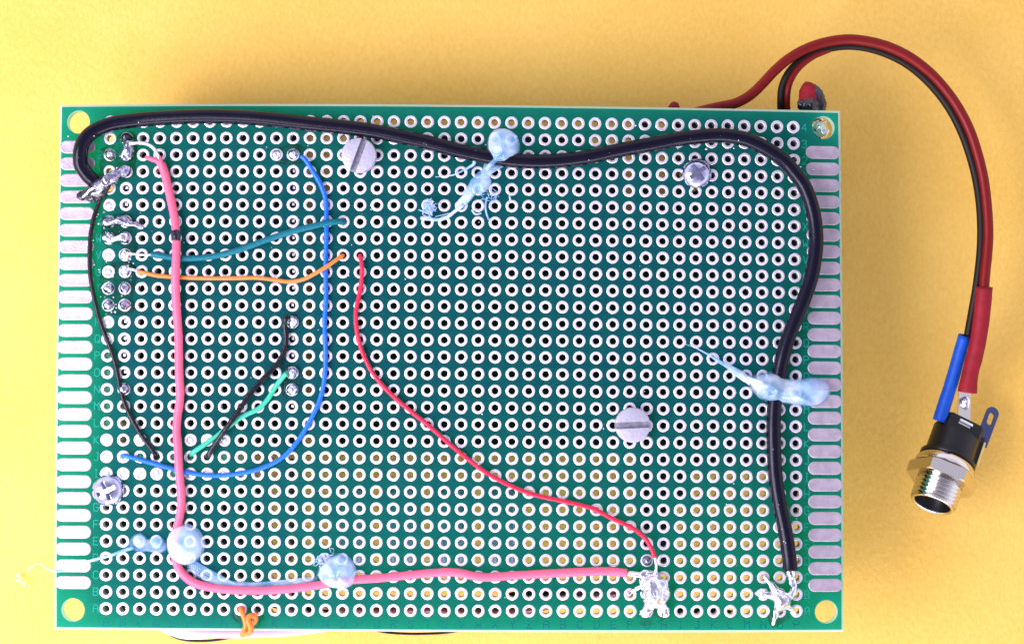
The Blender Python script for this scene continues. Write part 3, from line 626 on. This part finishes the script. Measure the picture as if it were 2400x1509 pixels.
for oc, c_ in (([(1496, 1440), (1515, 1428), (1545, 1432), (1562, 1442), (1545, 1458), (1510, 1466), (1496, 1456)], None), ([(1800, 1425), (1822, 1412), (1850, 1420), (1856, 1440), (1838, 1456), (1812, 1470), (1800, 1450)], None),
           ([(235, 350), (262, 335), (285, 312), (315, 312), (322, 345), (318, 385), (318, 412), (290, 425), (262, 450), (236, 470), (222, 440), (232, 400)], None),
           ([(238, 505), (300, 500), (345, 515), (330, 545), (322, 580), (306, 600), (262, 585), (238, 560)], None), ([(238, 620), (300, 612), (322, 640), (312, 690), (315, 728), (270, 738), (236, 720), (232, 670)], None),
           ([(665, 742), (690, 738), (705, 752), (695, 772), (672, 772)], None), ([(660, 860), (690, 852), (708, 872), (706, 915), (690, 934), (662, 925)], None), ([(632, 352), (690, 338), (722, 352), (712, 380), (650, 384)], None), ([(540, 1440), (560, 1420), (606, 1428), (620, 1446), (600, 1462), (560, 1460)], None)):
    dome('flux_stain', oc, .035, 'film', board, centre=c_, rings=3, z0=T - .01)
# ---------------------------------------------------------------- screws
def screw(px, py, dia, kind, ang, label, h=1.7):
    c = P(px, py, T); c.z = T + .03
    t = thing('slotted_screw' if kind == 'slot' else 'cross_head_screw', c, label, 'screw', None, Matrix.Rotation(ang, 3, 'Z'))
    R = dia / 2
    if kind == 'slot': prof = [(0.001, 0), (R * .96, 0), (R, .15), (R, h - .2), (R * .975, h - .06), (R * .93, h), (0.001, h)]
    else:
        prof = [(0.001, 0), (R * .9, 0), (R, .35)]
        for k in range(1, 9):
            a = math.pi / 2 * k / 8; prof.append((R * math.cos(a) if k < 8 else .001, .35 + (h - .35) * math.sin(a)))
    hd = lathe('head', prof, M['nylon' if kind == 'slot' else 'zinc'], 48)
    cut = []
    if kind == 'slot':
        v, f = box_data(-R * 1.2, R * 1.2, -.48, .48, h - .8, h + 1); cut.append(mesh('c', v, f, None, False))
    else:
        for a in (0, math.pi / 2):
            v, f = box_data(-R * .62, R * .62, -.34, .34, h - 1.25, h + 1); v = [Matrix.Rotation(a, 3, 'Z') @ Vector(q) for q in v]
            # taper to the floor
            v = [Vector((q.x * (.35 if q.z < h else 1), q.y * (.35 if q.z < h else 1), q.z)) if abs(q.z - (h - 1.0)) < .01 and False else Vector(q) for q in v]
            cut.append(mesh('c', v, f, None, False))
    for q_ in [hd] + cut: weld(q_)
    boolean(hd, cut); autosmooth(hd, 30); attach(hd, t, True)
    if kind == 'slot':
        hd.data.materials.append(M['shaded_slot'])
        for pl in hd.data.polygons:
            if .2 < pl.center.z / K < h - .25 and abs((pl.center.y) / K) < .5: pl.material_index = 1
    sh = lathe('shank', [(.001, -19.9), (1.2, -19.9), (1.2, 0), (.001, 0)], M['nylon' if kind == 'slot' else 'zinc'], 16); attach(sh, t, True)
    st = lathe('spacer', [(1.25, -TH - .05), (2.3, -TH - .05), (2.3, -19.6), (1.25, -19.6)], M['brass'], 6, None); attach(st, t, True)
    return t
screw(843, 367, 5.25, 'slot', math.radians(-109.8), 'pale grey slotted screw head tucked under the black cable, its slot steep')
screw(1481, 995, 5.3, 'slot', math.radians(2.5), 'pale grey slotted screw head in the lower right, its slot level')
screw(1632, 408, 4.6, 'cross', math.radians(35), 'shiny cross head screw below the right arc of the black cable', h=1.9)
screw(255, 1148, 4.8, 'cross', math.radians(25), 'shiny cross head screw near the lower left edge', h=1.9)

# ---------------------------------------------------------------- underneath the board (seen through the holes)
def module(name, label, rects, z0, z1, m='module_black', cat='module'):
    t = thing(name, P((rects[0][0] + rects[0][2]) / 2, (rects[0][1] + rects[0][3]) / 2, z0), label, cat)
    for (a, b, c, d) in rects:
        p, q = P(a, d, z1), P(c, b, z1)
        v, f = box_data(p.x, q.x, p.y, q.y, z0, z1)
        o = mesh('housing', v, f, M[m], False); bevel_obj(o, .3); attach(o, t)
    return t
ZM = 13.3
module('black_module', 'black module under the upper left of the board, seen through its holes', [(312, 262, 698, 1052)], .4, ZM)
module('black_module', 'largest black module under the middle of the board, seen through its holes', [(746, 492, 1534, 1052), (795, 348, 1456, 493.5), (835, 306, 1385, 349.5)], 3, ZM)
module('black_module', 'black module under the right side of the board, seen through its holes', [(1592, 262, 1886, 1092), (1848, 1090.5, 1886, 1214)], 7.5, ZM)
module('black_module', 'black module under the lower left corner of the board, seen through its holes', [(214, 1138, 624, 1462)], 7.5, ZM)
module('black_module', 'narrow black block under the lower right, left of the yellow patch', [(1497, 1062, 1570, 1325), (1568.5, 1064, 1608, 1172)], 6, ZM)
module('black_rod', 'thin black rod and added dark filler between the two right hand modules', [(1557, 830, 1584, 1052), (1537, 470, 1589, 833)], 1, ZM, cat='rod')  # second, upper box is an added black filler standing in for shade in the gap
module('black_rod', 'thin black rod under the top edge between the modules', [(1496, 268, 1532, 492)], 6, ZM, cat='rod')
module('white_connector', 'white plastic connector under the left edge of the board', [(228, 470, 268, 1056)], 5, 17, 'white_plastic', 'connector')
module('white_connector', 'flat white connector under the left, below the upper module', [(228, 1058, 560, 1126)], 5, 17, 'white_plastic', 'connector')
for k, x in enumerate((823, 941, 1060, 1180)):
    p = P(x, 1335, 12); q = P(x, 1142, 12)
    names = ['leftmost', 'second', 'third', 'rightmost']
    t = thing('capacitor', p, f'blue grey glossy can under the lower middle holes, {names[k]} of four in a row', 'capacitor', 'glossy cans under the board')
    d = (q - p); L = d.length
    path = [p + d * u for u in (0, .01, .03, .5, .97, .99, 1)]; rr = [1.6, 2.1, 2.35, 2.35, 2.35, 2.1, 1.6]
    tube('can', path, lambda u, rr=rr: rr[min(6, int(round(u * 6)))], M['capacitor'], t, seg=20)
def under(name, label, pts, r, m, z, cat='wire'):
    return tag(tube(name, px_path(pts, z, 6), r, M[m], None, seg=10), label, cat)
under('dark_red_wire', 'dark red wire running upright under the eleventh column of holes', [(684, 1075), (683, 1150), (682, 1220), (680, 1275), (672, 1310), (655, 1345)], .95, 'dark_red', 15)
under('dark_red_wire', 'dark red wire under the bottom row of holes', [(610, 1385), (700, 1400), (760, 1412), (840, 1425), (900, 1428), (980, 1424), (1060, 1428), (1150, 1432), (1240, 1424), (1300, 1412), (1400, 1392), (1500, 1380)], .85, 'dark_red', 14)
under('black_wire', 'black wire under the bottom row beside the dark red wire', [(560, 1390), (700, 1424), (760, 1440), (880, 1440), (960, 1418), (1100, 1424), (1200, 1400), (1300, 1386), (1400, 1384), (1480, 1376)], .9, 'module_black', 12)
under('black_wire', 'black wire under the bottom row right of the big solder lump', [(1490, 1425), (1560, 1432), (1620, 1434), (1680, 1436), (1730, 1445), (1780, 1462)], .8, 'module_black', 13)
# header pins seen inside the holes
def pins(colx, rows_, label, mm='wire_metal'):
    t = thing('pin_header', G(colx, rows_[0], T - TH - 3), label, 'pin header')
    a, b = G(colx, min(rows_) - .5, 0), G(colx, max(rows_) + .5, 0)
    v, f = box_data(min(a.x, b.x) - 1.2, max(a.x, b.x) + 1.2, a.y, b.y, T - TH - 2.8, T - TH - .05); mesh('header_body', v, f, M['module_black'], False, t)
    for j in rows_:
        c = G(colx, j, 0); dx = random.uniform(.0, .12); v, f = box_data(c.x + dx - .18, c.x + dx + .18, c.y - .2 + .08, c.y + .3, T - TH - 2, T - .25 + random.uniform(-.2, .1))
        mesh('pin', v, f, M[mm], False, t)
random.seed(5)
pins(11, [12, 15, 16, 18, 19, 20, 21, 22, 23, 24, 25, 26], 'row of metal header pins inside the holes below the top end of the blue wire')
pins(1, [14, 15, 16, 17], 'short row of metal header pins in the second column of holes, left middle')
pins(1, [24, 25], 'two header pins in holes under the melted cable end')

# solder blob seen inside the upper right mounting hole
c = P(1919, 300, 17.2)
o = remesh_blob('solder_ball', [[(c, 1.5), (c + Vector((.4, -.7, .3)), 1.2)]], M['solder'], vox=.14, rough=.3); tag(o, 'shiny solder ball visible in the upper right mounting hole', 'solder')
# specks of solder and flux on the board
V = []; Fc = []; rnd = random.Random(3)
spots = [(700, 640), (160, 320), (215, 690), (222, 700), (1490, 295), (1655, 350), (1720, 348), (1805, 352), (1578, 372), (1138, 340), (470, 1388), (1130, 970), (1045, 1180), (1225, 1190), (748, 1150), (1190, 450), (690, 540), (1780, 985), (1640, 480), (625, 345)]
for i in range(150):
    if i < len(spots): px, py = spots[i]
    elif i < 85: px, py = rnd.uniform(205, 330), rnd.uniform(480, 760)
    else: px, py = rnd.uniform(150, 1960), rnd.uniform(260, 1465)
    c = P(px, py, T + .02); r = rnd.uniform(.05, .14) * (1.3 if i < 85 else .8)
    b = len(V); n = 6
    for (q, h) in ((1, 0), (.6, .7), (.0, 1)):
        for k in range(n):
            a = 2 * math.pi * k / n; V.append(c + Vector((r * q * math.cos(a) * rnd.uniform(.7, 1.5), r * q * math.sin(a), r * h)))
    for j in range(2):
        for k in range(n):
            k2 = (k + 1) % n; Fc.append((b + j * n + k, b + j * n + k2, b + (j + 1) * n + k2, b + (j + 1) * n + k))
for i in range(34):
    q = cab[rnd.randrange(4, len(cab) - 2)]; c = P(q[0] + rnd.uniform(-8, 8), q[1] + rnd.uniform(-8, 8), T + .05 + q[2] + .98); r = rnd.uniform(.05, .1); b = len(V); n = 6
    V += [c + Vector((r * math.cos(2 * math.pi * k / n), r * math.sin(2 * math.pi * k / n), -.15)) for k in range(n)] + [c + Vector((0, 0, r))]
    Fc += [(b + k, b + (k + 1) % n, b + n) for k in range(n)]
tag(mesh('solder_specks', V, Fc, M['wire_metal'], True), 'tiny solder and flux specks scattered over the board', 'specks', kind='stuff')

# ---------------------------------------------------------------- things poking out below and above the board
sl = under('pink_sleeve', 'pale pink sleeve peeking out along the bottom edge of the board', [(380, 1466), (430, 1476), (490, 1482), (560, 1483), (630, 1481), (690, 1477), (760, 1468), (820, 1455)], .8, 'sleeve_pink', 15, 'sleeve')
under('white_sleeve', 'white sleeve peeking out at the left end of the pink sleeve', [(360, 1460), (395, 1474), (425, 1485), (460, 1487), (500, 1481), (540, 1465)], .7, 'sleeve_white', 13, 'sleeve')
under('black_wire', 'thin black wire arcing just outside the bottom edge near the white sleeve', [(375, 1462), (390, 1478), (408, 1491), (430, 1498), (460, 1501), (495, 1500), (530, 1495), (580, 1484), (640, 1465)], .2, 'black_ins', 11)
under('black_wire', 'thin black wire barely showing past the middle of the bottom edge', [(850, 1468), (900, 1480), (950, 1484), (1000, 1484), (1050, 1481), (1110, 1470)], .2, 'black_ins', 12)

cord = thing('power_cord', P(1984, 92, 0), 'twin red and black power cord looping over the yellow paper on the right', 'cord')
redp = [(1560, 300, 12), (1620, 268, 13), (1680, 252, 13), (1722, 243, 13.5), (1758, 224, 14), (1787, 197, 14), (1814, 168, 14), (1845, 141, 14), (1883, 118, 14), (1930, 101, 14), (1984, 93, 14), (2036, 98, 14), (2086, 112, 13.5), (2134, 136, 13.5), (2178, 170, 13), (2215, 210, 13), (2246, 254, 13), (2272, 305, 13), (2290, 358, 13), (2304, 415, 13), (2312, 475, 13), (2316, 540, 13), (2314, 590, 13), (2309, 640, 13), (2305, 690, 13)]
blkp = [(1836, 300, 10), (1832, 268, 11), (1831, 235, 12), (1834, 205, 12.5), (1846, 176, 13), (1868, 150, 13), (1900, 129, 13), (1940, 114, 13), (1984, 108, 13), (2030, 112, 13), (2077, 126, 12.5), (2123, 149, 12.5), (2165, 182, 12.5), (2202, 222, 12.5), (2232, 266, 12.5), (2256, 315, 12.5), (2274, 366, 12.5), (2288, 420, 12.5), (2297, 480, 12.5), (2300, 540, 12.5), (2298, 595, 12.3), (2292, 650, 12), (2286, 690, 11.6), (2278, 735, 11), (2268, 790, 10.5)]
tube('red_core', px_path(redp, 0, 6), .80, M['cord_red'], cord, seg=14)
tube('black_core', px_path(blkp, 0, 6), .66, M['cord_black'], cord, seg=14)
tube('red_core', px_path([(1850, 300, 10.5), (1846, 262, 11.5), (1845, 232, 12.6), (1848, 205, 13.2), (1858, 180, 13.4), (1876, 156, 13.4), (1906, 133, 13.2), (1945, 116, 13)], 0, 6), .50, M['cord_red'], cord, seg=12)
shr = thing('burnt_sleeve', P(1900, 235, 14), 'red shrink sleeve end with a burnt black tip above the top right edge', 'sleeve')
remesh_blob('sleeve', [[(P(1896, 214, 15), 1.5), (P(1897, 236, 15), 1.75), (P(1898, 262, 14.5), 1.7)]], M['shrink_red'], vox=.2, rough=.2, parent=shr)
remesh_blob('burnt_end', [[(P(1912, 224, 15.3), 1.2), (P(1917, 246, 15.2), 1.4), (P(1914, 262, 14.8), 1.5)], [(P(1882, 246, 15.6), .9), (P(1900, 248, 15.8), 1.3), (P(1900, 262, 15.4), 1.4)], [(P(1906, 206, 15.3), .8), (P(1912, 222, 15.3), 1)]], M['flux'], vox=.16, rough=.3, parent=shr)
tag(remesh_blob('red_sleeve', [[(P(1580, 249, 15), .8), (P(1580, 262, 14), 1.2)]], M['shrink_red'], vox=.15, rough=.1), 'tiny dark red sleeve tip just above the top edge', 'sleeve')

# ---------------------------------------------------------------- shrink tubes and barrel jack
def shrink(name, label, pts, rf, m, seg=20):
    path = px_path(pts, 0, 6); t = thing(name, path[0], label, 'shrink tube')
    V, Fc = tube_data(path, rf, seg=seg, closed_caps=False, wob=.04)
    V2, F2 = tube_data(path, lambda u: rf(u) - .28, seg=seg, closed_caps=False); b = len(V); V += V2; Fc += [tuple(b + i for i in f[::-1]) for f in F2]
    nn = (len(V2) // seg - 1) * seg
    for k in range(seg):
        k2 = (k + 1) % seg; Fc.append((k2, k, b + k, b + k2)); Fc.append((nn + k, nn + k2, b + nn + k2, b + nn + k))
    mesh('tube_wall', V, Fc, M[m], True, t); return t
shrink('blue_shrink_tube', 'blue shrink tube beside the red one, open at its lower end', [(2261, 786, 10.5), (2246, 840, 9.5), (2232, 890, 8.8), (2216, 940, 8.2), (2202, 986, 7.8)], lambda u: 1.0 + .1 * u, 'shrink_blue')
shrink('red_shrink_tube', 'red shrink tube covering the upper solder tab of the jack', [(2307, 672, 13), (2303, 720, 12.6), (2297, 770, 12.2), (2288, 820, 11.8), (2277, 862, 11.4), (2271, 890, 11.2), (2267, 919, 11)], lambda u: 1.27 + .2 * max(0, (u - .75) * 4), 'shrink_red')

ax2 = Vector((-.44, -.90, 0)).normalized(); th = math.radians(20)
az = (ax2 * math.cos(th) + Vector((0, 0, 1)) * math.sin(th)).normalized()      # towards the open front
axx = Vector((0, 0, 1)).cross(az).normalized()                                   # sideways
ayy = az.cross(axx)                                                             # roughly up
rot = Matrix((axx, ayy, az)).transposed() * 0.92
nutc = P(2206, 1120, 9.5)
jack = thing('barrel_jack', nutc, 'panel mount power jack with a nickel threaded barrel, nut and black body', 'power jack', None, rot)
prof = [(2.9, -3)]
z = .5; prof = [(3.95, -2.5), (3.95, .2)]
while z < 4.6: prof += [(3.45, z), (3.95, z + .26), (3.95, z + .34), (3.45, z + .6)]; z += .74
prof += [(3.75, z + .1), (3.55, z + .35), (3.3, z + .35), (3.12, z + .15)]
lining = [(3.13, z + .16), (3.0, z - .1), (2.95, -1.0), (0.001, -1.0)]
lathe('threaded_barrel', prof, M['chrome'], 48, jack)
lathe('socket_lining', lining, M['black_plastic'], 48, jack)
lathe('centre_pin', [(.001, 3.3), (.6, 3.1), (.85, 2.7), (.85, -1), (.001, -1)], M['chrome'], 16, jack)
# hexagonal nut with chamfered corners
nut = lathe('nut', [(3.9, -1.1), (5.95, -1.1), (5.95, 1.1), (3.9, 1.1), (3.9, -1.1)], M['chrome'], 6)
cone = lathe('c', [(5.15, 1.3), (7.8, 0.05), (7.8, 3), (5.15, 3), (5.15, 1.3)], None, 48)
cone2 = lathe('c', [(5.15, -1.3), (5.15, -3), (7.8, -3), (7.8, -0.05), (5.15, -1.3)], None, 48)
for o_ in (nut, cone, cone2):
    bm = bmesh.new(); bm.from_mesh(o_.data); bmesh.ops.remove_doubles(bm, verts=bm.verts, dist=1e-5); bmesh.ops.recalc_face_normals(bm, faces=bm.faces); bm.to_mesh(o_.data); bm.free()
boolean(nut, [cone, cone2]); nut.data.polygons.foreach_set('use_smooth', [False] * len(nut.data.polygons)); nut.data.update(); attach(nut, jack, True); nut.rotation_euler = (0, 0, math.radians(12))
lathe('washer', [(3.9, -1.35), (5.0, -1.35), (5.2, -1.5), (5.2, -2.3), (4.65, -3.1), (3.9, -3.1)], M['chrome'], 48, jack)
autosmooth(bpy.data.objects['washer'])
fl = lathe('flange', [(.001, -3.22), (4.7, -3.22), (4.85, -3.35), (4.85, -3.9), (4.6, -4.05), (.001, -4.05)], M['black_plastic'], 48, jack); autosmooth(fl)
# body: cylinder with a flat, step and gold contact on its side
body = lathe('body', [(.001, -3.9), (4.15, -3.9), (4.15, -10.6), (3.9, -11.0), (.001, -11.0)], M['black_plastic'], 40)
v, f = box_data(-6, 6, 2.8, 8, -20, -8.2); c1 = mesh('c', v, f, None, False)
v, f = box_data(-7, -3.2, -8, 8, -20, -9.2); c2 = mesh('c', v, f, None, False)
v, f = box_data(-1.25, 1.25, 1.6, 9, -10.6, -9.6); c3 = mesh('c', v, f, None, False)
weld(body); boolean(body, [c1, c2, c3]); autosmooth(body); attach(body, jack, True)
v, f = box_data(3.9, 4.85, -1.9, .9, -10.2, -3.9); o = mesh('rib', v, f, M['black_plastic'], False); bevel_obj(o, .2); attach(o, jack, True)
def plate(name, pts, z0, z1, m, hole=None):
    """flat plate in local x/z with thickness along local y"""
    n_ = len(pts); V = [(x, z0, z_) for x, z_ in pts] + [(x, z1, z_) for x, z_ in pts]
    Fc = [tuple(range(n_)), tuple(range(n_, 2 * n_))[::-1]] + [(k, n_ + k, n_ + (k + 1) % n_, (k + 1) % n_) for k in range(n_)]
    o = mesh(name, V, Fc, m, False)
    bm = bmesh.new(); bm.from_mesh(o.data); bmesh.ops.recalc_face_normals(bm, faces=bm.faces); bm.to_mesh(o.data); bm.free()
    if hole:
        hx0, hx1, hz0, hz1 = hole; r = (hx1 - hx0) / 2; cx = (hx0 + hx1) / 2
        hp = [(cx + r * math.cos(a), hz1 - r + r * math.sin(a)) for a in [math.pi * k / 8 for k in range(9)]] + [(cx + r * math.cos(a), hz0 + r + r * math.sin(a)) for a in [math.pi + math.pi * k / 8 for k in range(9)]]
        c = plate('c', hp, z0 - 1, z1 + 1, None); boolean(o, [c])
    return o
tp = [(-1.2, -9.2), (-3.3, -16.4), (-1.0, -16.4), (1.2, -9.2)]
tab = plate('solder_tab', tp, 2.35, 2.65, M['chrome']); attach(tab, jack, True)
v, f = box_data(-1.25, 1.25, 2.6, 3.0, -10.5, -10.0); o = mesh('tab_fold', v, f, M['wire_metal'], False); bevel_obj(o, .1); attach(o, jack, True)
sb = remesh_blob('solder_bead', [[(Vector((-1.4, 2.9, -13.9)), .85), (Vector((-1.1, 2.8, -13.2)), .7)]], M['solder'], vox=.12, rough=.25); attach(sb, jack, True)
arc = [(4.8 + 1.15 * math.cos(a), -15.6 - 1.15 * math.sin(a)) for a in [math.pi * k / 10 for k in range(11)]]
bt = plate('blue_tab', [(5.75, -9.0)] + arc + [(3.45, -9.0)], -.15, .15, M['blue_tin'], hole=(4.3, 5.25, -15.6, -13.2)); attach(bt, jack, True); bt['label'] = 'blue grey tab with an oval slot'
v, f = box_data(4.6, 5.0, .3, 1.3, -9.2, -4.6); o = mesh('gold_contact', v, f, M['brass'], False); bevel_obj(o, .1); attach(o, jack, True)
bpy.context.view_layer.update()
